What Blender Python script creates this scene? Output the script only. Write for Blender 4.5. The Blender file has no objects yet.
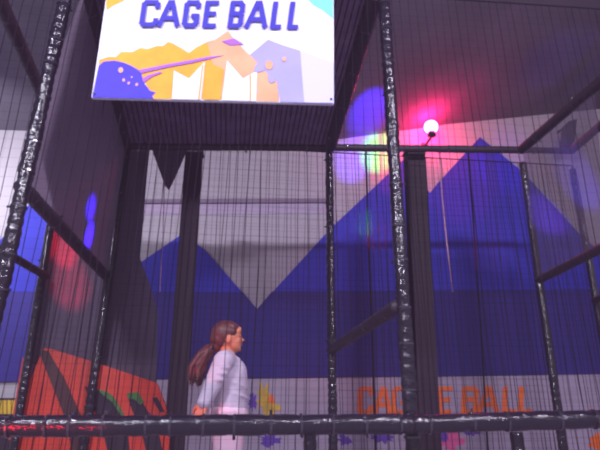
import bpy, bmesh, math, random
from mathutils import Vector, Matrix
from mathutils.geometry import tessellate_polygon
random.seed(7)
C = bpy.context.scene.collection
PI = math.pi

# ------------------------------------------------------------------ camera
F, PITCH, YAW, ZC = 544.0, math.radians(21.0), math.radians(6.5), 0.80
cam = bpy.data.cameras.new('camera'); cam_o = bpy.data.objects.new('camera', cam); C.objects.link(cam_o)
cam.sensor_width = 36.0; cam.lens = F / 600.0 * 36.0; cam.clip_start = 0.05
cam_o.location = (0, 0, ZC); cam_o.rotation_euler = (PI/2 + PITCH, 0, -YAW)
bpy.context.scene.camera = cam_o
_R = cam_o.rotation_euler.to_matrix()

def ray(px, py): return _R @ Vector(((px-300)/F, -(py-225)/F, -1.0))
def atY(px, py, Y):
    d = ray(px, py); t = Y/d.y; return Vector((d.x*t, Y, ZC+d.z*t))
def atZ(px, py, Z):
    d = ray(px, py); t = (Z-ZC)/d.z; return Vector((d.x*t, d.y*t, Z))
def atX(px, py, X):
    d = ray(px, py); t = X/d.x; return Vector((X, d.y*t, ZC+d.z*t))

YF, YB, YW = 2.73, 4.81, 7.0      # front frame, back frame, back wall
H = ZC + 2.71

# ------------------------------------------------------------------ materials
def lin(c): return tuple(((v/255)/12.92 if v/255 <= .04045 else ((v/255+.055)/1.055)**2.4) for v in c)
def mat(name, rgb, rough=.6, spec=.5, bump=0, bscale=40, var=0, vscale=8, alpha=None, emit=None, estr=0, metal=0, coat=0):
    m = bpy.data.materials.new(name); m.use_nodes = True
    nt = m.node_tree; b = nt.nodes['Principled BSDF']
    c = (*lin(rgb), 1)
    b.inputs['Base Color'].default_value = c
    b.inputs['Roughness'].default_value = rough
    b.inputs['Specular IOR Level'].default_value = spec
    b.inputs['Metallic'].default_value = metal
    b.inputs['Coat Weight'].default_value = coat
    tc = nt.nodes.new('ShaderNodeTexCoord')
    if var:
        n = nt.nodes.new('ShaderNodeTexNoise'); n.inputs['Scale'].default_value = vscale; n.inputs['Detail'].default_value = 4
        r = nt.nodes.new('ShaderNodeValToRGB')
        r.color_ramp.elements[0].position = .3; r.color_ramp.elements[1].position = .7
        r.color_ramp.elements[0].color = (*[v*(1-var) for v in c[:3]], 1)
        r.color_ramp.elements[1].color = (*[min(1, v*(1+var)) for v in c[:3]], 1)
        nt.links.new(tc.outputs['Object'], n.inputs['Vector']); nt.links.new(n.outputs['Fac'], r.inputs['Fac'])
        nt.links.new(r.outputs['Color'], b.inputs['Base Color'])
    if bump:
        n = nt.nodes.new('ShaderNodeTexNoise'); n.inputs['Scale'].default_value = bscale; n.inputs['Detail'].default_value = 3
        bp = nt.nodes.new('ShaderNodeBump'); bp.inputs['Strength'].default_value = bump; bp.inputs['Distance'].default_value = .01
        nt.links.new(tc.outputs['Object'], n.inputs['Vector']); nt.links.new(n.outputs['Fac'], bp.inputs['Height'])
        nt.links.new(bp.outputs['Normal'], b.inputs['Normal'])
    if alpha is not None: b.inputs['Alpha'].default_value = alpha
    if emit:
        b.inputs['Emission Color'].default_value = (*lin(emit), 1); b.inputs['Emission Strength'].default_value = estr
    return m

M = {}
M['pad'] = mat('black_vinyl', (26, 21, 33), rough=.16, spec=.55, bump=.55, bscale=55)
M['beam'] = mat('matte_black_foam', (44, 33, 44), rough=.5, spec=.4, bump=.3, bscale=40)
M['tie'] = mat('glossy_tie', (44, 40, 52), rough=.12, spec=1.0)
M['steel'] = mat('dark_steel', (42, 28, 42), rough=.6, spec=.3, var=.2, vscale=3)
M['twine'] = mat('black_twine', (30, 22, 34), rough=.9, spec=.1)
M['rope'] = mat('black_rope', (20, 15, 24), rough=.8, spec=.2)
M['redcord'] = mat('light_cord', (200, 150, 180), rough=.5)
M['sheet'] = mat('dark_shade_cloth', (92, 82, 98), rough=.8, spec=.2, var=.12, vscale=2.5, bump=.2, bscale=60)
M['veil'] = mat('see_through_shade_cloth', (96, 82, 104), rough=.8, spec=.2, alpha=.55)
M['roofnet'] = mat('roof_net_twine', (60, 48, 64), rough=.9, spec=.1)
M['roofcloth'] = mat('roof_cloth', (128, 106, 136), rough=.9, spec=.1, var=.2, vscale=6)
M['ceil'] = mat('grey_ceiling', (103, 98, 109), rough=.9, spec=.1, var=.18, vscale=1.2, bump=.2, bscale=8)
M['floor'] = mat('floor_mat', (150, 142, 160), rough=.7, var=.1)
M['mural'] = mat('mural_blue', (56, 57, 172), rough=.7, spec=.2, var=.08, vscale=1.5)
M['muraldk'] = mat('mural_navy', (54, 48, 122), rough=.7, spec=.2, var=.08, vscale=1.5)
M['mural_l'] = mat('mural_bright', (30, 66, 200), rough=.7, spec=.2)
M['white'] = mat('sign_white', (212, 208, 220), rough=.7, spec=.4)
M['letter'] = mat('sign_letters', (46, 42, 158), rough=.7)
M['gold'] = mat('sign_gold', (214, 150, 38), rough=.7, var=.12, vscale=9)
M['tan'] = mat('sign_apricot', (206, 152, 112), rough=.7, var=.1, vscale=9)
M['violet'] = mat('sign_violet', (58, 44, 214), rough=.7, var=.1, vscale=10)
M['streak'] = mat('sign_streak', (150, 88, 190), rough=.7)
M['lav'] = mat('sign_lavender', (150, 146, 214), rough=.7, var=.06, vscale=4)
M['lavlt'] = mat('sign_pale_lavender', (184, 184, 228), rough=.7)
M['cyan'] = mat('sign_cyan', (110, 196, 224), rough=.7)
M['board'] = mat('banner_white', (170, 156, 176), rough=.5, var=.06, vscale=3)
M['orange'] = mat('banner_orange', (255, 112, 14), rough=.5, var=.15, vscale=6)
M['yellow'] = mat('banner_yellow', (206, 168, 50), rough=.5, var=.2, vscale=9)
M['magenta'] = mat('banner_magenta', (224, 90, 150), rough=.5)
M['purple'] = mat('banner_purple', (96, 54, 168), rough=.5)
M['ramp'] = mat('orange_red_vinyl', (204, 62, 44), rough=.4, spec=.4, var=.15, vscale=4)
M['hole'] = mat('dark_recess', (46, 32, 48), rough=.8)
M['green'] = mat('green_vinyl', (58, 104, 44), rough=.5)
M['maroon'] = mat('dark_strap', (66, 30, 34), rough=.6)
M['black'] = mat('black_metal', (24, 20, 28), rough=.5, metal=.3)
M['lens'] = mat('red_lamp_lens', (255, 120, 190), rough=.3, emit=(255, 30, 104), estr=200)

def siding(name, rgb):
    m = mat(name, rgb, rough=.7, spec=.2)
    nt = m.node_tree; b = nt.nodes['Principled BSDF']
    tc = nt.nodes.new('ShaderNodeTexCoord'); sp = nt.nodes.new('ShaderNodeSeparateXYZ'); nt.links.new(tc.outputs['Object'], sp.inputs[0])
    # sheet-metal ribs: every 0.3 m a narrow groove
    mu = nt.nodes.new('ShaderNodeMath'); mu.operation = 'MULTIPLY'; mu.inputs[1].default_value = 1/.3; nt.links.new(sp.outputs['X'], mu.inputs[0])
    fr = nt.nodes.new('ShaderNodeMath'); fr.operation = 'FRACT'; nt.links.new(mu.outputs[0], fr.inputs[0])
    gt = nt.nodes.new('ShaderNodeMath'); gt.operation = 'LESS_THAN'; gt.inputs[1].default_value = .08; nt.links.new(fr.outputs[0], gt.inputs[0])
    n = nt.nodes.new('ShaderNodeTexNoise'); n.inputs['Scale'].default_value = 1.3; nt.links.new(tc.outputs['Object'], n.inputs['Vector'])
    mx = nt.nodes.new('ShaderNodeMix'); mx.data_type = 'RGBA'
    c = lin(rgb)
    mx.inputs['A'].default_value = (*c, 1); mx.inputs['B'].default_value = (*[v*.7 for v in c], 1)
    ad = nt.nodes.new('ShaderNodeMath'); ad.operation = 'MULTIPLY_ADD'; ad.inputs[1].default_value = .35; nt.links.new(gt.outputs[0], ad.inputs[0])
    n2 = nt.nodes.new('ShaderNodeMath'); n2.operation = 'MULTIPLY'; n2.inputs[1].default_value = .4; nt.links.new(n.outputs['Fac'], n2.inputs[0])
    nt.links.new(n2.outputs[0], ad.inputs[2]); nt.links.new(ad.outputs[0], mx.inputs['Factor']); nt.links.new(mx.outputs['Result'], b.inputs['Base Color'])
    return m
M['wall'] = siding('pale_wall_siding', (174, 166, 174))

# ------------------------------------------------------------------ mesh helpers
class MB:
    def __init__(s): s.v = []; s.f = []
    def poly(s, pts): n = len(s.v); s.v += [tuple(p) for p in pts]; s.f.append(tuple(range(n, n+len(pts))))
    def prism(s, pts, off):
        n = len(s.v); k = len(pts); off = Vector(off)
        s.v += [tuple(p) for p in pts] + [tuple(Vector(p)+off) for p in pts]
        tris = [(0, 1, 2)] if k == 3 else [(0, 1, 2, 3)] if k == 4 else tessellate_polygon([[Vector(p) for p in pts]])
        for t in tris: s.f.append(tuple(n+i for i in t)); s.f.append(tuple(n+k+i for i in reversed(t)))
        for i in range(k):
            j = (i+1) % k; s.f.append((n+i, n+k+i, n+k+j, n+j))
    def box(s, c, d):
        x, y, z = d[0]/2, d[1]/2, d[2]/2; c = Vector(c)
        s.prism([c+Vector(q) for q in ((-x, -y, -z), (x, -y, -z), (x, -y, z), (-x, -y, z))], (0, 2*y, 0))
    def bar(s, a, b, w, t=None):
        a, b = Vector(a), Vector(b); t = t or w
        d = (b-a).normalized(); u = d.orthogonal().normalized(); v = d.cross(u)
        s.prism([a+u*w/2+v*t/2, a-u*w/2+v*t/2, a-u*w/2-v*t/2, a+u*w/2-v*t/2], b-a)
    def tube(s, pts, rad, seg=12, lob=None):
        pts = [Vector(p) for p in pts]; n0 = len(s.v); k = len(pts)
        d0 = (pts[-1]-pts[0]).normalized(); u0 = d0.orthogonal().normalized()
        for i, p in enumerate(pts):
            d = (pts[min(i+1, k-1)]-pts[max(i-1, 0)]).normalized()
            u = (u0 - d*u0.dot(d)).normalized(); v = d.cross(u)
            for j in range(seg):
                a = 2*PI*j/seg
                r = rad[i] if not callable(rad) else rad(i)
                if lob: r *= lob(i, a)
                s.v.append(tuple(p+u*r*math.cos(a)+v*r*math.sin(a)))
        for i in range(k-1):
            for j in range(seg):
                q = (j+1) % seg; a = n0+i*seg
                s.f.append((a+j, a+q, a+seg+q, a+seg+j))
        s.f.append(tuple(n0+j for j in range(seg-1, -1, -1))); s.f.append(tuple(n0+(k-1)*seg+j for j in range(seg)))
    def ball(s, c, r, sc=(1, 1, 1), rot=None, nu=14, nv=9):
        n0 = len(s.v); c = Vector(c)
        def P(a, b):
            q = Vector((math.sin(a)*math.cos(b)*r*sc[0], math.sin(a)*math.sin(b)*r*sc[1], math.cos(a)*r*sc[2]))
            if rot: q = rot @ q
            return tuple(c+q)
        s.v.append(P(0, 0))
        for i in range(1, nv):
            for j in range(nu): s.v.append(P(PI*i/nv, 2*PI*j/nu))
        s.v.append(P(PI, 0)); last = len(s.v)-1
        for j in range(nu):
            q = (j+1) % nu
            s.f.append((n0, n0+1+j, n0+1+q)); s.f.append((last, n0+1+(nv-2)*nu+q, n0+1+(nv-2)*nu+j))
            for i in range(nv-2):
                a = n0+1+i*nu; s.f.append((a+j, a+nu+j, a+nu+q, a+q))
    def chain(s, pts, n=7, sc=(1, 1, 1)):
        # pts: (x, y, z, r) joints; overlapping balls between them
        for a, b in zip(pts[:-1], pts[1:]):
            for i in range(n+1):
                t = i/n
                s.ball([a[k]+(b[k]-a[k])*t for k in range(3)], a[3]+(b[3]-a[3])*t, sc, nu=12, nv=8)
    def build(s, name, m, parent=None, smooth=False):
        me = bpy.data.meshes.new(name); me.from_pydata(s.v, [], s.f); me.validate()
        bm = bmesh.new(); bm.from_mesh(me); bmesh.ops.recalc_face_normals(bm, faces=bm.faces); bm.to_mesh(me); bm.free()
        if smooth:
            for p in me.polygons: p.use_smooth = True
        me.materials.append(m)
        o = bpy.data.objects.new(name, me); C.objects.link(o)
        if parent:
            o.parent = parent; o.matrix_parent_inverse = Matrix.Translation(-parent.location)
        return o

def tag(o, label=None, cat=None, group=None, kind=None):
    if label: o['label'] = label
    if cat: o['category'] = cat
    if group: o['group'] = group
    if kind: o['kind'] = kind
    return o
def thing(name, loc, label, cat, group=None):
    o = bpy.data.objects.new(name, None); o.empty_display_size = .1; C.objects.link(o); o.location = loc
    return tag(o, label, cat, group)
def struct(name, mb, m):
    o = mb.build(name, m); o['kind'] = 'structure'; return o

# ------------------------------------------------------------------ room
b = MB(); b.box((0, 1.5, -.05), (26, 14, .1)); struct('floor', b, M['floor'])
junction = [(-330, 112), (0, 130), (335, 140), (450, 124), (600, 109), (900, 80)]
jp = [atY(x, y, YW) for x, y in junction]
b = MB(); b.prism([Vector((jp[0].x, YW, 0)), Vector((jp[-1].x, YW, 0))] + jp[::-1], (0, .15, 0)); struct('wall_back', b, M['wall'])
b = MB()
for a, c in zip(jp[:-1], jp[1:]):
    a2 = Vector((a.x, -2.5, a.z+1.4)); c2 = Vector((c.x, -2.5, c.z+1.4))
    b.prism([a, c, c2, a2], (0, 0, .1))
struct('ceiling', b, M['ceil'])
# ceiling beam high on the right
b = MB(); b.prism([atY(398, -3, 5.9), atY(700, 8, 5.9), atY(700, 17, 5.9), atY(470, 8, 5.9), atY(410, 6, 5.9)], (0, .18, 0)); struct('trim_1', b, M['steel'])
# horizontal girt on the wall, then a flat pale mauve strip below it
b = MB(); b.prism([atY(138, 199, YW-.05), atY(330, 198.2, YW-.05), atY(330, 202.2, YW-.05), atY(138, 203, YW-.05)], (0, .06, 0)); struct('trim_2', b, mat('girt', (120, 102, 124)))
b = MB(); b.prism([atY(138, 203, YW-.01), atY(330, 202.2, YW-.01), atY(330, 213.5, YW-.01), atY(138, 215, YW-.01)], (0, .02, 0)); struct('trim_3', b, mat('mauve_strip', (170, 152, 176)))

# mountain mural on the back wall
def flat(pts, Y, th=.004): return [atY(x, y, Y) for x, y in pts], (0, th, 0)
mu = thing('mountain_mural', atY(320, 300, YW-.02), 'blue mountain range painted across the pale back wall behind the cage', 'mural')
b = MB(); b.prism(*flat([(-120, 325), (-30, 270), (5, 235), (40, 190), (62, 222), (115, 290), (141, 262), (182, 234), (205, 250), (257, 309), (330, 229), (403, 160), (430, 193), (437, 184),
                         (480, 137), (523, 172), (577, 231), (625, 275), (690, 220), (760, 330), (-120, 330)], YW-.024)); b.build('mountain_peaks', M['mural'], mu)
b = MB(); b.prism(*flat([(-120, 291), (243, 292), (257, 309), (272, 291.5), (760, 288), (760, 372), (437, 376), (150, 379), (-120, 384)], YW-.03)); b.build('dark_foothill_band', M['muraldk'], mu)

# ------------------------------------------------------------------ padded poles and rails
def padded(name, a, c, r, label, cat, group, m='pad', ties=8, lump=.06, tie_r=1.08, seed=0, pinch=.062):
    a, c = Vector(a), Vector(c); t = thing(name, a, label, cat, group)
    L = (c-a).length; n = max(24, int(L/.0155)); rnd = random.Random(seed)
    ph = rnd.random()*6; kk = [rnd.uniform(.6, 1.3) for _ in range(n+1)]
    pts = [a.lerp(c, i/n) for i in range(n+1)]
    def rad(i): return r*(1-lump*2.0*(1-abs(math.sin(PI*(i/n*L)/pinch+ph)))**2*kk[i])
    def lob(i, ang): return 1+lump*.55*math.sin(2*ang+i/n*L*9+ph)+lump*.35*math.sin(5*ang-i/n*L*23)
    b = MB(); b.tube(pts, rad, 18, lob); b.build('foam_sleeve', M[m], t, smooth=True)
    d = (c-a).normalized()
    for k in range(ties):
        q = a.lerp(c, (k+.5+rnd.uniform(-.2, .2))/ties)
        b = MB(); w = .006
        pr = [q+d*x for x in (-w, -w*.6, w*.6, w)]
        b.tube(pr, [r*tie_r*.97, r*tie_r, r*tie_r, r*tie_r*.97], 16)
        u = d.orthogonal().normalized(); ang = rnd.uniform(0, 6.28); u = u*math.cos(ang)+d.cross(u)*math.sin(ang)
        b.bar(q+u*r, q+u*(r*1.45), .012, .008)
        b.build('cable_tie', M['tie'], t, smooth=False)
    return t

def vpole(p1, p2, Y, z0, z1, r, label, **k):
    A, B = atY(*p1, Y), atY(*p2, Y)
    f = lambda z: A.lerp(B, (z-A.z)/(B.z-A.z))
    return padded('padded_pole', f(z0), f(z1), r, label, 'pole', 'upright padded poles of the cage', **k)
G = {}
vpole((8, 255), (65, 0), YF, 0, H, .040, 'big glossy black padded pole slanting at the far left front, beside the blue mural', ties=16, seed=1, lump=.09)
vpole((411, 420), (384, 0), YF, 0, H, .038, 'tall glossy black padded pole at front centre, just left of the red lamp', ties=16, seed=2, lump=.09)
vpole((90, 405), (127, 150), YB, 0, H-.04, .040, 'slim black padded pole at the back left, between dark cloth and orange panel cut-outs', ties=9, seed=3)
vpole((332.5, 400), (329, 150), YB, 0, H-.02, .040, 'slim black padded pole in the middle of the back net, right of the girl', ties=14, seed=4, lump=.08)
vpole((556, 400), (521, 152), YB, 0, H-.05, .038, 'slim black padded pole at the back right, first right of the orange lettering', ties=9, seed=5)
vpole((20, 410), (63, 150), YB, 0, H+.02, .036, 'thin black padded pole against the blue mural, left of the red light patch', ties=12, seed=6, lump=.08)
vpole((596, 300), (569, 150), YB, 0, H-.1, .036, 'thin black padded pole nearest the right edge of the picture', ties=12, seed=7)
# short posts below the front rail
for px, lab, s in ((310, 'short black padded post below the front rail, right of the girl', 8), (516, 'short black padded post below the front rail, under the orange lettering', 9)):
    Y = YF+.16; q = atY(px, 432, Y)
    padded('short_padded_post', (q.x, Y, 0), (q.x, Y, q.z), .034, lab, 'post', 'short posts below the front rail', ties=4, seed=s)

def rail(name, a, c, r, label, seed, m='beam', ties=4, cat='rail', group='padded rails of the cage', lump=.03):
    return padded(name, a, c, r, label, cat, group, m=m, ties=ties, seed=seed, lump=lump, tie_r=1.03)
# front rail across the picture
padded('front_crash_rail', atY(-120, 427, YF-.07), atY(412, 424, YF-.085), .046, 'glossy black padded horizontal rail across the bottom, left section in front of the girl', 'rail', 'front crash rails', ties=16, seed=20, lump=.05, pinch=.16)
padded('front_crash_rail', atY(412, 424, YF-.085), atY(720, 416, YF-.09), .044, 'glossy black padded horizontal rail across the bottom, right section under the orange lettering', 'rail', 'front crash rails', ties=8, seed=21, lump=.05, pinch=.16)
# top rails
TL, TM, TR = atY(126, 146, YB), atY(330, 147.5, YB), atY(521, 150, YB)
OL, OR = atY(64, 145, YB), atY(571, 151, YB)
rail('top_rail', TL, TM, .040, 'black padded top rail at the back, under the big sign', 30)
rail('top_rail', TM, TR, .038, 'black padded top rail at the back, just below the red lamp', 31)
rail('top_rail', TR, OR, .034, 'short black padded top rail at the back right, between the two right poles', 32, ties=2)
rail('top_rail', OL, TL, .034, 'short black padded top rail at the back left, left of the big sign bottom', 33, ties=2)
def fwd(P, px, py, Yend):   # line from P through the point seen at px,py on its own horizontal plane
    d = ray(px, py); t = (P.z-ZC)/d.z; q = Vector((d.x*t, d.y*t, P.z)); u = (q-P)
    return P+u*((Yend-P.y)/u.y)
FLt, FMt, FRt = fwd(TL, 92, 20, YF), fwd(TM, 365, 30, YF), fwd(TR, 600, 82, YF)
rail('top_beam', TL, FLt, .056, 'thick dark padded overhead beam running forward left of the big sign', 34)
rail('top_beam', TM, FMt, .060, 'thick dark padded overhead beam running forward right of the big sign', 35)
rail('top_beam', TR, FRt, .050, 'dark padded overhead beam running forward from the back right pole top', 36)
rail('top_beam', OR, fwd(OR, 600, 126, YF), .042, 'dark padded overhead beam nearest the right edge, beside the hanging speaker', 37)
rail('top_beam', OL, fwd(OL, 12, 28, YF), .048, 'dark padded overhead beam at the upper left corner, left of the big front pole', 38, ties=8)
rail('top_rail', FLt+Vector((0, -.02, .06)), FMt+Vector((0, -.02, .06)), .04, 'black padded top rail at the front carrying the big sign', 39)
# side rails at mid height
PL = atY(106, 276, YB); PR = atY(539, 280, YB); PM = atY(331, 350, YB)
rail('side_rail', PL, fwd(PL, 30, 195, YF+.2), .044, 'dark padded side rail sloping between left poles under the dark cloth', 40, ties=5)
rail('side_rail', PR, fwd(PR, 600, 249, YF), .040, 'dark padded side rail at right, running forward from the back right pole', 41)
rail('side_rail', PM, fwd(PM, 398, 306, YF+.3), .042, 'dark padded rail between the middle back pole and the front centre pole', 42)
P4 = atY(46, 276, YB)
rail('side_rail', P4, fwd(P4, 4, 252, YF+.4), .034, 'thin dark padded rail low at far left across the blue mural', 43, ties=2)
P5 = atY(594, 301, YB)
rail('side_rail', P5, fwd(P5, 610, 294, YF+.4), .030, 'thin dark padded rail at the right edge, lowest of the right rails', 44, ties=2)

# dark square columns behind the back net
def column(ptop, pbot, w, Y, label):
    A, B = atY(*ptop, Y), atY(*pbot, Y); k = -A.z/(B.z-A.z); base = A+(B-A)*k
    t = thing('steel_column', base, label, 'column', 'dark columns behind the back net')
    b = MB(); d = .14
    for s, yy in ((1, -d/2), (1, d/2)):
        b.prism([base+Vector((x, yy+q, 0)) for x, q in ((-w/2, -.01), (w/2, -.01), (w/2, .01), (-w/2, .01))], A-base)
    b.prism([base+Vector((x, q, 0)) for x, q in ((-.01, -d/2), (.01, -d/2), (.01, d/2), (-.01, d/2))], A-base)
    b.build('beam_section', M['steel'], t)
    b = MB(); b.box(base+Vector((0, 0, .012)), (w*1.6, d*2, .024)); b.build('base_plate', M['steel'], t)
    b = MB(); b.box(A+Vector((0, 0, -.01)), (w*1.15, d*1.3, .02)); b.build('cap_plate', M['steel'], t)
column((194.5, 152), (176, 420), .165, YB+.22, 'wide dark steel column left of the girl, behind the net')
column((414, 152), (427, 420), .19, YB+.22, 'wide dark steel column below the red lamp, behind the front centre pole')

# ------------------------------------------------------------------ nets
def net(name, c00, c10, c11, c01, cell, wv, wh, label, m='twine', sag=.012, seed=0, group=None, cat='net'):
    # corners: bottom-left, bottom-right, top-right, top-left
    rnd = random.Random(seed); c00, c10, c11, c01 = map(Vector, (c00, c10, c11, c01))
    t = thing(name, c00, label, cat, group)
    def P(u, v): return c00*(1-u)*(1-v)+c10*u*(1-v)+c11*u*v+c01*(1-u)*v
    W = ((c10-c00).length+(c11-c01).length)/2; Hh = ((c01-c00).length+(c11-c10).length)/2
    nx, nz = max(2, round(W/cell)), max(2, round(Hh/cell)); nrm = (c10-c00).cross(c01-c00).normalized()
    b = MB(); K = 9
    off = [rnd.uniform(-.25, .25)/nx for _ in range(nx+1)]; ph = [rnd.uniform(0, 6.3) for _ in range(nx+1)]
    def Q(u, v, o=0): return P(min(1, max(0, u)), v)+nrm*(sag*math.sin(PI*v)*math.sin(u*17+v*5))
    for i in range(nx+1):
        w = wv*rnd.uniform(.6, 1.35)
        pts = [Q(i/nx+off[i]*math.sin(PI*k/K)+.12/nx*math.sin(ph[i]+k*1.3), k/K) for k in range(K+1)]
        b.tube(pts, [w/2]*(K+1), 4)
    for j in range(nz+1):
        pts = [Q(k/K, j/nz) for k in range(K+1)]
        b.tube(pts, [wh/2]*(K+1), 3)
    b.build('netting', M[m], t)
    b = MB()
    for p, q in ((c00, c10), (c10, c11), (c11, c01), (c01, c00)): b.tube([p, p.lerp(q, .5), q], [.006]*3, 6)
    b.build('border_rope', M['rope'], t)
    return t
def at_line(p1, p2, Y, z):
    A, B = atY(*p1, Y), atY(*p2, Y); return A.lerp(B, (z-A.z)/(B.z-A.z))
ln = {'FL': ((8, 255), (65, 0)), 'FC': ((411, 420), (384, 0)), 'BL': ((90, 405), (127, 150)), 'BM': ((332.5, 400), (329, 150)), 'BR': ((556, 400), (521, 152)), 'OL': ((20, 410), (63, 150)), 'OR': ((596, 300), (569, 150))}
def E(k, z, Y): return at_line(*ln[k], Y, z)
Hn = H-.05
net('front_net', E('FL', .05, YF), E('FC', .05, YF), E('FC', H, YF), E('FL', H, YF), .056, .0042, .0008, 'black string net hanging across the front left bay, before the girl', seed=1, group='front nets')
fr = E('FC', .05, YF)+Vector((1.9, 0, 0))
net('front_net', E('FC', .05, YF), fr, fr+Vector((0, 0, H)), E('FC', H, YF), .056, .0034, .0008, 'black string net hanging across the front right bay, before the orange lettering', seed=2, group='front nets')
fl = E('FL', .05, YF)+Vector((-1.1, 0, 0))
net('front_net', fl, E('FL', .05, YF), E('FL', H, YF), fl+Vector((0, 0, H)), .056, .0038, .0008, 'black string net outside the big front pole at the left edge', seed=3, group='front nets')
net('back_net', E('BL', .05, YB), E('BM', .05, YB), E('BM', Hn, YB), E('BL', Hn, YB), .062, .0062, .0013, 'black string net across the back left bay, behind the girl', seed=4, group='back nets')
net('back_net', E('BM', .05, YB), E('BR', .05, YB), E('BR', Hn, YB), E('BM', Hn, YB), .058, .0052, .0018, 'black string net across the back right bay, behind the front centre pole', seed=5, group='back nets')
net('back_net', E('OL', .05, YB), E('BL', .05, YB), E('BL', Hn, YB), E('OL', Hn, YB), .052, .0050, .0013, 'black string net at the back over the orange panel', seed=6, group='back nets')
net('back_net', E('BR', .05, YB), E('OR', .05, YB), E('OR', Hn, YB), E('BR', Hn, YB), .052, .0050, .0013, 'black string net between the two poles at the back right', seed=7, group='back nets')
# roof over the left bay: a dark close-meshed net with ribs
t = thing('roof_net', TL, 'dark close-meshed roof net overhead under the big sign', 'net')
b = MB(); b.prism([TL+Vector((0, 0, .01)), TM+Vector((0, 0, .01)), FMt+Vector((0, 0, .01)), FLt+Vector((0, 0, .01))], (0, 0, .004)); b.build('roof_cloth', M['roofcloth'], t)
b = MB(); nn = 44
for i in range(nn+1):
    u = i/nn; b.bar(TL.lerp(TM, u)-Vector((0, 0, .004)), FLt.lerp(FMt, u)-Vector((0, 0, .004)), .006, .006)
b.build('netting', M['twine'], t)

# ------------------------------------------------------------------ shade cloths
XL = (PL.x+fwd(PL, 30, 195, YF).x)/2
p0, p1 = PL+Vector((.03, -.05, .02)), fwd(PL, 30, 195, YF+.05)+Vector((.03, 0, .02))
q0, q1 = TL+Vector((.0, -.03, -.03)), FLt+Vector((0, .05, -.03))
def cloth(name, rows, m, label, cat='cloth', group=None, sub=14, wav=.02):
    (a, bb), (c, d) = rows   # bottom edge a-bb, top edge c-d
    b = MB(); N = sub; nrm = (bb-a).cross(c-a).normalized(); n0 = 0
    for i in range(N+1):
        for j in range(N+1):
            u, v = i/N, j/N; p = a.lerp(bb, u).lerp(c.lerp(d, u), v)
            b.v.append(tuple(p+nrm*wav*math.sin(u*11+v*3)*math.sin(PI*u)*math.sin(PI*v)))
    for i in range(N):
        for j in range(N):
            k = i*(N+1)+j; b.f.append((k, k+1, k+N+2, k+N+1))
    return tag(b.build(name, m, None, smooth=True), label, cat, group)
cloth('side_shade_cloth', ((p0, p1), (q0, q1)), mat('grey_shade_cloth', (142, 128, 146), rough=.8, spec=.2, var=.1, vscale=2.5), 'dark opaque shade cloth stretched above the left side rail')
r0, r1 = PR+Vector((-.03, 0, .02)), fwd(PR, 600, 249, YF+.05)+Vector((-.03, 0, .02))
s0, s1 = TR+Vector((0, -.03, -.03)), FRt+Vector((0, .05, -.03))
cloth('side_shade_cloth', ((r0, r0.lerp(r1, .55)), (s0, s0.lerp(s1, .55))), M['veil'], 'see-through grey shade cloth above the right side rail')
Yc = YB+.13
b = MB(); pp = [(62, 142), (150, 147), (147, 175), (143, 225), (140, 258), (150, 285), (158, 312), (157, 350), (156, 405), (100, 405), (24, 405), (38, 310), (50, 225)]
b.prism([atY(x, y, Yc) for x, y in pp], (0, .004, 0))
tag(b.build('hanging_dark_cloth', M['sheet']), 'dark hanging cloth behind the back left pole, lit by red and blue light patches', 'cloth')
# dark pennant-like flap under the top rail
b = MB(); b.prism([atY(x, y, YB+.1) for x, y in ((152, 150), (187, 150), (182, 162), (175, 178), (169, 190), (165, 186), (160, 172))], (0, .006, 0))
tag(b.build('hanging_flap', M['sheet']), 'small dark triangular flap hanging under the top rail, left of the left column', 'flap')

# ------------------------------------------------------------------ lettering
GL = {'C': [[(1, .80), (1, .9), (.86, 1), (.14, 1), (0, .9), (0, .1), (.14, 0), (.86, 0), (1, .1), (1, .20)]],
      'A': [[(0, 0), (.42, 1), (.58, 1), (1, 0)], [(.2, .3), (.8, .3)]],
      'G': [[(1, .83), (1, .9), (.86, 1), (.14, 1), (0, .9), (0, .1), (.14, 0), (.86, 0), (1, .1), (1, .40), (.66, .40)]],
      'E': [[(1, 1), (0, 1), (0, 0), (1, 0)], [(0, .52), (.85, .52)]],
      'B': [[(0, 0), (0, 1), (.8, 1), (1, .88), (1, .64), (.84, .53), (0, .53)], [(.84, .53), (1, .42), (1, .12), (.84, 0), (0, 0)]],
      'L': [[(0, 1), (0, 0), (1, 0)]]}
def strokes(b, ch, P0, sw, sh, off):
    kk = 0
    # P(u, v) maps letter space to the surface; sw, sh stroke half-widths in letter space
    for path in GL[ch]:
        for (x0, y0), (x1, y1) in zip(path[:-1], path[1:]):
            dx, dy = x1-x0, y1-y0; l = math.hypot(dx, dy); dx, dy = dx/l, dy/l
            ex, ey = dx*sw*.8, dy*sh*.8; nx, ny = -dy*sw, dx*sh
            q = [(x0-ex+nx, y0-ey+ny), (x1+ex+nx, y1+ey+ny), (x1+ex-nx, y1+ey-ny), (x0-ex-nx, y0-ey-ny)]
            kk += 1; b.prism([P0(u, v)+Vector((0, -.0004*kk, 0)) for u, v in q], off)

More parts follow.
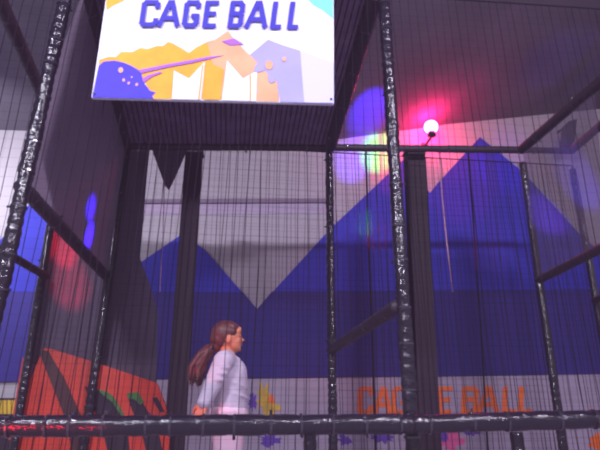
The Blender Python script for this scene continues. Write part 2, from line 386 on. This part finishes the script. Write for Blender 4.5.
# hanging sign
YS = YF-.09
sg = thing('cage_ball_sign', atY(210, 100, YS), 'big white CAGE BALL sign with gold and violet paint splashes, hung above', 'sign')
def art(name, polys, m, k):
    for pl in polys:
        b = MB(); b.prism([atY(x, y, YS)+Vector((0, -.0015*k, 0)) for x, y in pl], (0, .001, 0)); b.build(name, m, sg)
b = MB(); b.prism([atY(x, y, YS) for x, y in ((91.5, 97.5), (334, 104), (333.5, -42), (112, -42))], (0, .02, 0)); b.build('sign_panel', M['white'], sg)
art('cyan_corner', [[(306, -2), (333, -42), (333, 19), (322, 10), (314, 6)], [(280, -42), (333, -42), (306, -2)]], M['cyan'], 1)
art('gold_corner', [[(112, -40), (150, -40), (133, -6), (122, 2), (115, 5), (107, 10), (106, 5)]], M['gold'], 1)
art('gold_splash', [[(99, 60), (108, 57), (116, 57), (121, 52), (133, 52), (140, 48), (148, 49), (157, 46), (163, 46), (168, 42), (172, 43), (181, 48), (189, 53), (197, 47), (207, 42), (216, 40),
                     (225, 99.5), (150, 99), (152, 94), (147, 89), (146, 84), (140, 78), (139, 71), (124, 63), (112, 61), (99, 66)]], M['gold'], 1)
art('apricot_mountain', [[(207, 42), (215, 40), (228, 31), (234, 39), (247, 53), (258, 61), (264, 70), (272, 79), (277, 82), (279, 102), (222, 100), (214, 70)]], M['tan'], 2)
art('white_crown', [[(172, 99.5), (174, 71), (189, 79), (205, 62), (201, 100)], [(222, 100.5), (227, 61), (243, 79), (257, 71), (256, 101.5)]], M['white'], 3)
art('gold_stripe', [[(202, 66), (203.5, 65), (199.6, 100), (198, 100)], [(249.5, 76), (251, 75), (251, 101), (249.5, 101)], [(207, 62), (224, 70), (220, 100.3), (204, 100)]], M['gold'], 4)
lv = art('lavender_mountain', [[(250, 55), (256, 50), (268, 40), (284, 46), (300, 51), (308, 54), (306, 103), (280, 102), (277, 82), (272, 79), (262, 68)]], M['lav'], 3)
art('pale_lavender_slope', [[(300, 51), (333, 63), (333.5, 103.5), (304, 103)]], M['lavlt'], 4)
art('violet_splash', [[(92.5, 97.5), (99, 66), (104, 62), (114, 61), (124, 63), (131, 66), (138, 70), (141, 72), (142, 76), (144, 83), (147, 87), (150, 91), (156, 93), (152, 96), (154, 99)]], M['violet'], 3)
art('violet_blotch', [[(255, 67), (259, 62), (263, 66), (264, 71), (259, 73), (254, 72)], [(268, 76), (273, 75), (275, 82), (271, 84), (268, 81)]], M['lav'], 5)
art('violet_streak', [[(138, 71), (150, 68.5), (170, 64.5), (190, 61), (208, 57.5), (224, 56), (208, 60), (190, 64), (170, 67.5), (152, 71.5), (141, 74)], [(142, 80), (148, 76), (160, 72.5), (163, 73), (152, 77.5), (144, 83)],
                      [(222, 42), (234, 39), (244, 45), (230, 46)]], M['streak'], 5)
art('gold_spot', [[(x+r*math.cos(a*PI/4), y+r*math.sin(a*PI/4)*1.1) for a in range(8)] for x, y, r in ((121, 71, 2.6), (124, 81, 1.5), (129, 84, 1.4), (137, 85.5, 1.5), (132, 78, .9), (269, 66, 4.2), (284, 60, 2.2))], M['tan'], 6)
b = MB()
sgl = [('C', 141.5, 159), ('A', 159.5, 180.5), ('G', 184, 199.5), ('E', 204.5, 217.5), ('B', 229.5, 243.5), ('A', 246.5, 268), ('L', 272, 282.5), ('L', 289, 299.5)]
for ch, x0, x1 in sgl:
    x0 += 2; x1 -= 2; yb = 26+(x0-141)*.016; yt = 3.6+(x0-141)*.008
    def P(u, v, x0=x0, x1=x1, yb=yb, yt=yt): return atY(x0+(x1-x0)*u+3.2*(v-.5), yb+(yt-yb)*v, YS)+Vector((0, -.012, 0))
    strokes(b, ch, P, 2.5/(x1-x0), 2.2/23, (0, .003, 0))
b.build('lettering', M['letter'], sg)
for px in (94.5, 331):   # corner screws
    q = atY(px, 94 if px < 200 else 100, YS); b = MB(); b.tube([q+Vector((0, .002, 0)), q+Vector((0, -.012, 0))], [.008, .007], 10); b.build('screw', M['tie'], sg)

# low banner on the back wall with orange lettering
YL = YW-.05
bn = thing('wall_banner', atY(340, 446, YL), 'long white banner low on the wall with orange CAGE BALL lettering', 'banner')
b = MB(); b.prism([atY(x, y, YL) for x, y in ((150, 380), (437, 377), (700, 373), (700, 475), (150, 475))], (0, .02, 0)); b.build('banner_panel', M['board'], bn)
b = MB()
for ch, x0, x1 in (('C', 360, 371), ('A', 376, 390), ('G', 394, 407), ('E', 440, 450), ('B', 464, 476), ('A', 480, 497), ('L', 505, 515), ('L', 521, 531)):
    if ch in 'BE': b.build('lettering', M['orange'], bn); b = MB()
    yb = 412-(x0-360)*.004; yt = yb-23
    def P(u, v, x0=x0, x1=x1, yb=yb, yt=yt): return atY(x0+(x1-x0)*u+1.0*(v-.5), yb+(yt-yb)*v, YL-.008)
    strokes(b, ch, P, 2.5/(x1-x0), 2.2/23, (0, .003, 0))
b.build('lettering', M['orange'], bn)
def splash(name, cx, cy, rx, ry, m, seed, k=1):
    rnd = random.Random(seed); b = MB(); n = 26
    b.prism([atY(cx+rx*(r := rnd.uniform(.5, 1.15))*math.cos(2*PI*i/n), cy+ry*r*math.sin(2*PI*i/n), YL-.004*k) for i in range(n)], (0, .003, 0))
    b.build(name, m, bn)
splash('yellow_splash', 264, 398, 8, 17, M['yellow'], 1); splash('yellow_splash', 271, 408, 9, 10, M['yellow'], 2, 2); splash('violet_splash', 253, 402, 5, 10, M['purple'], 3); splash('orange_splash', 271, 399, 4, 5, M['orange'], 5, 3)
splash('magenta_splash', 452, 441, 13, 11, M['magenta'], 6); splash('purple_splash', 444, 436, 6, 9, M['purple'], 7, 2); splash('purple_splash', 472, 432, 11, 4, M['purple'], 8, 2)
splash('purple_splash', 383, 437, 14, 7, M['purple'], 9); splash('orange_splash', 597, 442, 8, 10, M['orange'], 10); splash('purple_splash', 345, 440, 8, 6, M['purple'], 11)
splash('violet_splash', 270, 440, 12, 8, M['purple'], 12)

# ------------------------------------------------------------------ orange-red padded panel at lower left
YR = YB+.05
rp = thing('play_panel', atY(95, 450, YR), 'orange-red padded play panel with dark cut-outs at lower left behind the net', 'play panel')
b = MB(); b.prism([atY(x, y, YR) for x, y in ((33, 372), (44, 348), (52, 349), (100, 364), (157, 383), (165, 404), (170, 425))]+[Vector((atY(172, 440, YR).x, YR, 0)), Vector((atY(14, 440, YR).x, YR, 0))]+[atY(18, 415, YR)], (0, .06, 0)); b.build('padded_face', M['ramp'], rp)
b = MB(); b.bar(atY(26, 358, YR-.02), atY(12, 440, YR-.02), .04); b.build('side_edge', M['ramp'], rp)
b = MB(); b.prism([atY(x, y, YR-.012) for x, y in ((38, 350), (48, 351), (64, 378), (82, 418), (92, 470), (74, 470), (68, 425), (52, 385))], (0, .012, 0)); b.build('dark_strap', M['maroon'], rp)
for k, (pl, gr) in enumerate(((((84, 386), (105, 392), (112, 398), (122, 416), (128, 436), (132, 470), (112, 470), (103, 432), (94, 408)), ((97, 389), (107, 391.5), (114, 397), (124, 414), (122, 417), (112, 402), (104, 396))),
                           (((127, 394), (137, 394), (147, 410), (158, 428), (166, 470), (150, 470), (142, 432), (132, 410)), ((127, 393), (138, 392), (144, 402), (140, 405), (134, 399), (128, 399))))):
    b = MB(); b.prism([atY(x, y, YR-.008) for x, y in pl], (0, .012, 0)); o = b.build('cut_out', M['hole'], rp)
    b = MB(); b.prism([atY(x, y, YR-.016) for x, y in gr], (0, .012, 0)); b.build('green_rim', M['green'], rp)
b = MB(); b.prism([atY(x, y, YR-.008) for x, y in ((152, 398), (157, 397), (165, 412), (160, 412))], (0, .012, 0)); b.build('cut_out', M['hole'], rp)
# small yellow panel at the far left
yl = thing('yellow_panel', atY(4, 420, YW-.3), 'small yellow slatted panel at the far left edge under the blue mural', 'panel')
b = MB()
for i in range(9): b.prism([atY(x, y, YW-.3) for x, y in ((-22+4.2*i, 400), (-18.6+4.2*i, 400), (-18.6+4.2*i, 414), (-22+4.2*i, 414))], (0, .03, 0))
b.build('slats', M['yellow'], yl)
b = MB(); b.prism([atY(x, y, YW-.27) for x, y in ((-24, 398), (17, 398))]+[Vector((atY(17, 398, YW-.27).x, YW-.27, 0)), Vector((atY(-24, 398, YW-.27).x, YW-.27, 0))], (0, .03, 0)); b.build('back_board', M['hole'], yl)

# ------------------------------------------------------------------ cords
def cord(pts, r, m, label, Y, name='hanging_cord'):
    b = MB(); q = [atY(x, y, Y) for x, y in pts]; b.tube(q, [r]*len(q), 6)
    return tag(b.build('hanging_rope', m, None, smooth=True), label, 'cord')
cord([(366, 151), (368, 230), (372, 330), (376, 470)], .009, M['rope'], 'black cord hanging down the back net, left of the front centre pole', YB+.03)
cord([(468, 152), (474, 230), (481, 330), (489, 470)], .008, M['rope'], 'black cord hanging down the back net, through the orange lettering', YB+.03)
cord([(439, 151), (442, 195), (447, 245), (453, 292)], .007, M['redcord'], 'thin pale cord hanging below the red lamp', YB+.04)
cord([(165, 152), (163, 240), (161, 262), (160, 292)], .005, M['redcord'], 'thin pale cord hanging left of the left column', YB+.04)

# ------------------------------------------------------------------ red lamp
YLm = YW-.32
lc = atY(431, 127, YLm); lp = thing('globe_lamp', lc, 'glowing red-pink globe lamp above the back top rail', 'lamp')
b = MB(); b.ball(lc, .10, nu=24, nv=16); b.build('glowing_globe', M['lens'], lp, smooth=True)
b = MB(); b.tube([lc+Vector((0, 0, z)) for z in (-.085, -.10, -.15, -.16)], [.05, .06, .06, .04], 20); b.build('lamp_base', M['black'], lp, smooth=True)
b = MB(); b.bar(lc+Vector((0, 0, -.15)), Vector((lc.x, YW, lc.z-.15)), .03); b.box((lc.x, YW-.01, lc.z-.15), (.1, .02, .1)); b.build('wall_arm', M['black'], lp)
# hanging speaker top right
sc = atY(572, 133, YW-.5); sp = thing('hanging_speaker', sc, 'small dark speaker hanging near the top right, beside the overhead beam', 'speaker')
b = MB(); b.prism([atY(x, y, YW-.5) for x, y in ((569, 121), (577, 119), (575, 140), (571, 146), (566, 142))], (0, .18, 0)); b.build('cabinet', M['black'], sp)
b = MB(); b.bar(atY(573, 122, YW-.4), atY(573, 122, YW-.4)+Vector((0, .4, .06)), .03); b.build('bracket', M['black'], sp)

# ------------------------------------------------------------------ the girl
YG = 3.45
skin = mat('skin', (196, 120, 92), rough=.5, spec=.3); hairm = mat('brown_hair', (84, 42, 42), rough=.5, spec=.4, var=.35, vscale=30)
hood = mat('white_fleece', (188, 175, 192), rough=.9, spec=.1, var=.05, vscale=12, bump=.3, bscale=25); trs = mat('pale_pink_trousers', (198, 164, 180), rough=.8, spec=.1)
shoe = mat('white_shoe', (200, 196, 204), rough=.5); lipm = mat('lips', (168, 78, 78), rough=.4); eyem = mat('dark_eye', (30, 20, 22), rough=.2); browm = mat('brow', (50, 28, 28), rough=.8)
g0 = atY(229, 412, YG); gx = g0.x
girl = thing('girl', (gx, YG, 0), 'girl in a white long-sleeved top with a ponytail, looking up to the right', 'person')
def gp(px, py, dy=0): return atY(px, py, YG)+Vector((0, dy, 0))
def J(px, py, r, dy=0): p = gp(px, py, dy); return (p.x, p.y, p.z, r)
def remesh(o, vox, it=3, fac=.5):
    m = o.modifiers.new('remesh', 'REMESH'); m.mode = 'VOXEL'; m.voxel_size = vox; m.use_smooth_shade = True
    s = o.modifiers.new('smooth', 'SMOOTH'); s.factor = fac; s.iterations = it
    return o
def ell(b, px, py, dy, rx, ry, rz, tilt=0):
    b.ball(gp(px, py, dy), 1, (rx, ry, rz), Matrix.Rotation(tilt, 3, 'Y'), nu=20, nv=14)
hip = gp(229, 420); zh = hip.z
body = MB()
# head: cranium, face, jaw, nose, lips, brow, ear
up = -.22
ell(body, 227.5, 336, 0, .090, .072, .086, up)
ell(body, 233, 341, 0, .055, .056, .075, up)
ell(body, 236.3, 346.5, 0, .034, .040, .032, up)
ell(body, 239.2, 349.3, 0, .015, .019, .013)
ell(body, 238.6, 331, 0, .022, .045, .030, up)
for px, py, r in ((239.6, 335.5, .008), (241.2, 338.2, .0095), (242.8, 340.2, .010), (241.4, 341.2, .010)): body.ball(gp(px, py), r)
for s in (-1, 1): ell(body, 241, 341.4, s*.009, .008, .007, .006)
ell(body, 240.6, 344.2, 0, .010, .018, .006); ell(body, 240.4, 346.2, 0, .009, .016, .006)
for s in (-1, 1):
    ell(body, 228.5, 340.5, s*.071, .017, .008, .028, .1)
    ell(body, 237.3, 341.5, s*.03, .02, .02, .026)
    ell(body, 239.3, 334.3, s*.024, .010, .018, .007)
body.chain([J(226, 346, .045), J(227, 352, .043), J(228, 358, .05)])
# torso, legs
body.chain([J(227.5, 366, .085), J(229, 385, .09), J(229, 402, .078), J(228, 420, .072)], sc=(.95, 1.25, 1))
for s in (-1, 1):
    body.chain([J(225, 363, .045, s*.11), J(226, 362, .05, s*.14)])
    z = zh
    hx = gp(229, 420).x
    body.chain([(hx, YG+s*.06, zh, .062), (hx+.01, YG+s*.08, zh*.56, .058), (hx-.01, YG+s*.085, .085, .036)], n=9)
    body.chain([(hx-.02, YG+s*.085, .05, .038), (hx+.11, YG+s*.095, .035, .026)])
# arms: near (right) arm swings back, far arm bent forward at the side
def arm(b, pts, n=8): b.chain(pts, n=n)
near = [J(224, 364, .046, -.15), J(213.5, 388, .037, -.185), J(206, 404, .026, -.19)]
far = [J(228, 364, .046, .15), J(224, 389, .037, .19), J(233, 408, .026, .17)]
arm(body, near); arm(body, far)
def hand(b, wrist, d, palmn, side):
    wrist, d, palmn = Vector(wrist), Vector(d).normalized(), Vector(palmn).normalized(); w = d.cross(palmn).normalized()*side
    for i in range(4):
        o = w*(.024-.016*i)
        b.chain([(*(wrist+o*.6), .014), (*(wrist+d*.07+o), .0115)], n=5)
        k = wrist+d*.07+o; l = (.060, .068, .063, .050)[i]
        k1 = k+(d*.9+palmn*.25+w*(.05-.04*i))*l*.45; k2 = k1+(d*.75+palmn*.6)*l*.32; k3 = k2+(d*.45+palmn*.85)*l*.28
        b.chain([(*k, .0088), (*k1, .0080), (*k2, .0072), (*k3, .0062)], n=4)
    t0 = wrist+d*.022+w*.026; t1 = t0+d*.026+w*.026+palmn*.008; t2 = t1+d*.026+w*.008+palmn*.012
    b.chain([(*t0, .013), (*t1, .0098), (*t2, .0078)], n=4)
hand(body, near[-1][:3], (-.30, -.02, -.95), (.5, .85, 0), -1)
hand(body, far[-1][:3], (.45, -.1, -.85), (.2, -.9, 0), 1)
bo = remesh(body.build('body', skin, girl, smooth=True), .0042, 3, .4)

# top
b = MB()
b.chain([J(227.5, 358.5, .058), J(227, 362, .075)], n=3, sc=(1, 1.15, .6))
b.chain([J(227.5, 367, .100), J(230, 378, .108), J(230, 390, .106), J(229.5, 402, .105), J(229, 411, .106)], n=9, sc=(1, 1.3, .8))
ell(b, 237, 375, 0, .062, .11, .09)
for s, A in ((-1, near), (1, far)):
    b.chain([J(227, 361.5, .062, s*.06), J(225, 363.5, .062, s*.135)], n=5)
    b.chain([(*A[0][:3], .062), (*A[1][:3], .052), (*A[2][:3], .040)], n=10)
    for f_ in (.3, .55, .8):   # sleeve folds
        p = [A[0][k]+(A[1][k]-A[0][k])*f_ for k in range(3)]; b.ball((p[0]+.012, p[1]+s*.012, p[2]), .05, (1, 1, .35))
    q = A[2]; b.ball(q[:3], .043, (1, 1, .7))
for py in (384, 394): b.ball(gp(231, py), .112, (1, 1.25, .16), Matrix.Rotation(.25, 3, 'Y'))
to = remesh(b.build('long_sleeved_top', hood, girl, smooth=True), .0065, 4, .5)
b = MB(); b.chain([J(228.7, 409.5, .108), J(228.7, 414.5, .110)], n=5, sc=(1.03, 1.32, .3)); remesh(b.build('hem_band', mat('pink_hem', (226, 196, 212), rough=.8), to, smooth=True), .006, 2)
b = MB(); b.chain([J(227.2, 355.8, .05), J(227.6, 358.2, .056)], n=3, sc=(1, 1.1, .5)); remesh(b.build('collar', hood, to, smooth=True), .005, 2)
# trousers
b = MB(); hx = hip.x
b.chain([J(228.7, 409, .099), J(228.5, 424, .104)], n=6, sc=(1, 1.25, .8))
for s in (-1, 1): b.chain([(hx, YG+s*.07, zh-.02, .098), (hx+.01, YG+s*.08, zh*.55, .076), (hx-.01, YG+s*.085, .10, .062)], n=12)
remesh(b.build('trousers', trs, girl, smooth=True), .008, 4)
for s in (-1, 1):
    b = MB(); b.chain([(hx-.035, YG+s*.088, .05, .05), (hx+.04, YG+s*.09, .05, .046), (hx+.13, YG+s*.095, .04, .04)], n=6, sc=(1, .95, 1))
    remesh(b.build('shoe', shoe, girl, smooth=True), .007, 3)
# hair: cap hugging the skull plus tied-back ponytail
b = MB()
ell(b, 225.5, 334.3, 0, .093, .079, .088, up)
ell(b, 220, 339, 0, .062, .068, .066, -.5)
ell(b, 231.5, 327.5, 0, .058, .064, .034, .35)
for s in (-1, 1): ell(b, 228.5, 333, s*.052, .052, .026, .034, .2)
ell(b, 217, 345, 0, .040, .045, .045)
ho = remesh(b.build('hair', hairm, girl, smooth=True), .005, 3)
b = MB(); rnd = random.Random(5)
b.chain([J(216, 346, .030), J(208, 351, .040), J(201, 360, .050), J(198, 371, .046), J(199, 383, .020)], n=7, sc=(1, .85, 1))
for i in range(12):
    o = rnd.uniform(-4, 4); dy = rnd.uniform(-.05, .05)
    b.chain([J(212, 348, .015, dy*.4), J(203+o, 356+o*.4, .016, dy), J(196+o*1.5, 369+rnd.uniform(-3, 3), .012, dy*1.3), J(195+o*2, 382+rnd.uniform(-4, 6), .005, dy*1.4)], n=7)
remesh(b.build('ponytail', hairm, ho, smooth=True), .005, 2)
b = MB()
for k in range(12):
    a = 2*PI*k/12; b.ball(gp(214, 347)+Vector((math.cos(a)*.012, math.sin(a)*.030, math.sin(a+1.3)*0+math.cos(a)*.024)), .009)
remesh(b.build('hair_tie', M['rope'], ho, smooth=True), .004, 1)
for s in (-1, 1):
    b = MB(); ell(b, 239.0, 337.2, s*.027, .0085, .012, .008); b.build('eye', eyem, girl, smooth=True)
    b = MB(); ell(b, 239.6, 333.8, s*.028, .008, .017, .0035, -.3); b.build('eyebrow', browm, girl, smooth=True)
b = MB(); ell(b, 241.3, 345.1, 0, .008, .015, .0055); b.build('lips', lipm, girl, smooth=True)

# ------------------------------------------------------------------ light
w = bpy.data.worlds.new('world'); bpy.context.scene.world = w; w.use_nodes = True
bg = w.node_tree.nodes['Background']; bg.inputs['Color'].default_value = (*lin((160, 152, 172)), 1); bg.inputs['Strength'].default_value = 1.12
def lamp(kind, name, loc, target, energy, col, size=.3, angle=None, blend=.4, sy=None):
    l = bpy.data.lights.new(name, kind); o = bpy.data.objects.new(name, l); C.objects.link(o); o.location = loc
    l.energy = energy; l.color = lin(col)
    if kind == 'AREA':
        l.size = size
        if sy: l.shape = 'RECTANGLE'; l.size_y = sy
    else: l.shadow_soft_size = size
    if kind == 'SPOT': l.spot_size = math.radians(angle); l.spot_blend = blend
    if target is not None: o.rotation_euler = (Vector(target)-Vector(loc)).to_track_quat('-Z', 'Y').to_euler()
    return o
lamp('AREA', 'hall_light', (-2.2, -1.0, 4.3), (-.3, 3.2, 1.2), 280, (235, 232, 255), .9, sy=.16)
lamp('AREA', 'hall_light', (2.4, -.8, 4.4), (.5, 3.5, 1.2), 230, (240, 228, 255), .9, sy=.16)
lamp('SPOT', 'sign_light', (.1, .9, 1.9), atY(215, 40, YS), 16, (250, 248, 255), .1, 52, .5)
lamp('AREA', 'side_hall_light', (-3.6, 5.0, 3.9), (-4.2, 7, 2.4), 110, (236, 236, 250), .8)
def colour_spot(tgt, e, col, ang, src, size=.02, blend=.8): lamp('SPOT', 'party_or_flare_spot', src, tgt, e, col, size, ang, blend)
jz = atY(366, 135, YW).z
tb = atZ(364, 113, jz+.2); colour_spot(tb, 3000, (70, 40, 255), 17, tb+Vector((.1, -2.5, -1.3)))
colour_spot(atY(352, 160, YW), 3500, (120, 80, 255), 8, (.6, 3.3, 1.2))
colour_spot(atY(378, 152, YW), 5500, (50, 255, 90), 7, (.65, 3.3, 1.3))
colour_spot(atY(394, 168, YW), 2500, (255, 60, 90), 9, (.7, 3.3, 1.3))
colour_spot(atY(64, 246, Yc), 1800, (255, 20, 50), 7, (-.85, 3.3, .4))
colour_spot(atY(71, 285, Yc), 500, (255, 20, 60), 10, (-.85, 3.3, .4))
colour_spot(atX(84, 204, XL), 900, (60, 30, 255), 7, (.4, 3.4, 1.4))
colour_spot(atX(84, 232, XL), 1200, (60, 30, 255), 7, (.4, 3.4, 1.2))
colour_spot(atY(40, 427, YF-.1), 160, (255, 20, 40), 22, (-1.6, 1.2, .4))
colour_spot(atY(462, 185, YW), 700, (255, 30, 120), 16, (1.9, 3.3, 1.3))  # added red spot, stands in for the globe lamp's flare over the mural
colour_spot(atY(505, 160, YW), 900, (110, 60, 255), 12, (2.3, 3.2, 1.7))
colour_spot(atZ(560, 55, jz+1), 500, (80, 60, 255), 16, (2.3, 3.2, 1.7))

sc_ = bpy.context.scene
sc_.view_settings.view_transform = 'Standard'; sc_.view_settings.look = 'None'
vs = sc_.view_settings; vs.use_curve_mapping = True      # hazy phone-camera tone curve
vs.curve_mapping.black_level = (-.018, -.011, -.021); vs.curve_mapping.update()
sc_.cycles.filter_width = 2.2
sc_.cycles.use_denoising = True
sc_.cycles.max_bounces = 6; sc_.cycles.transparent_max_bounces = 16
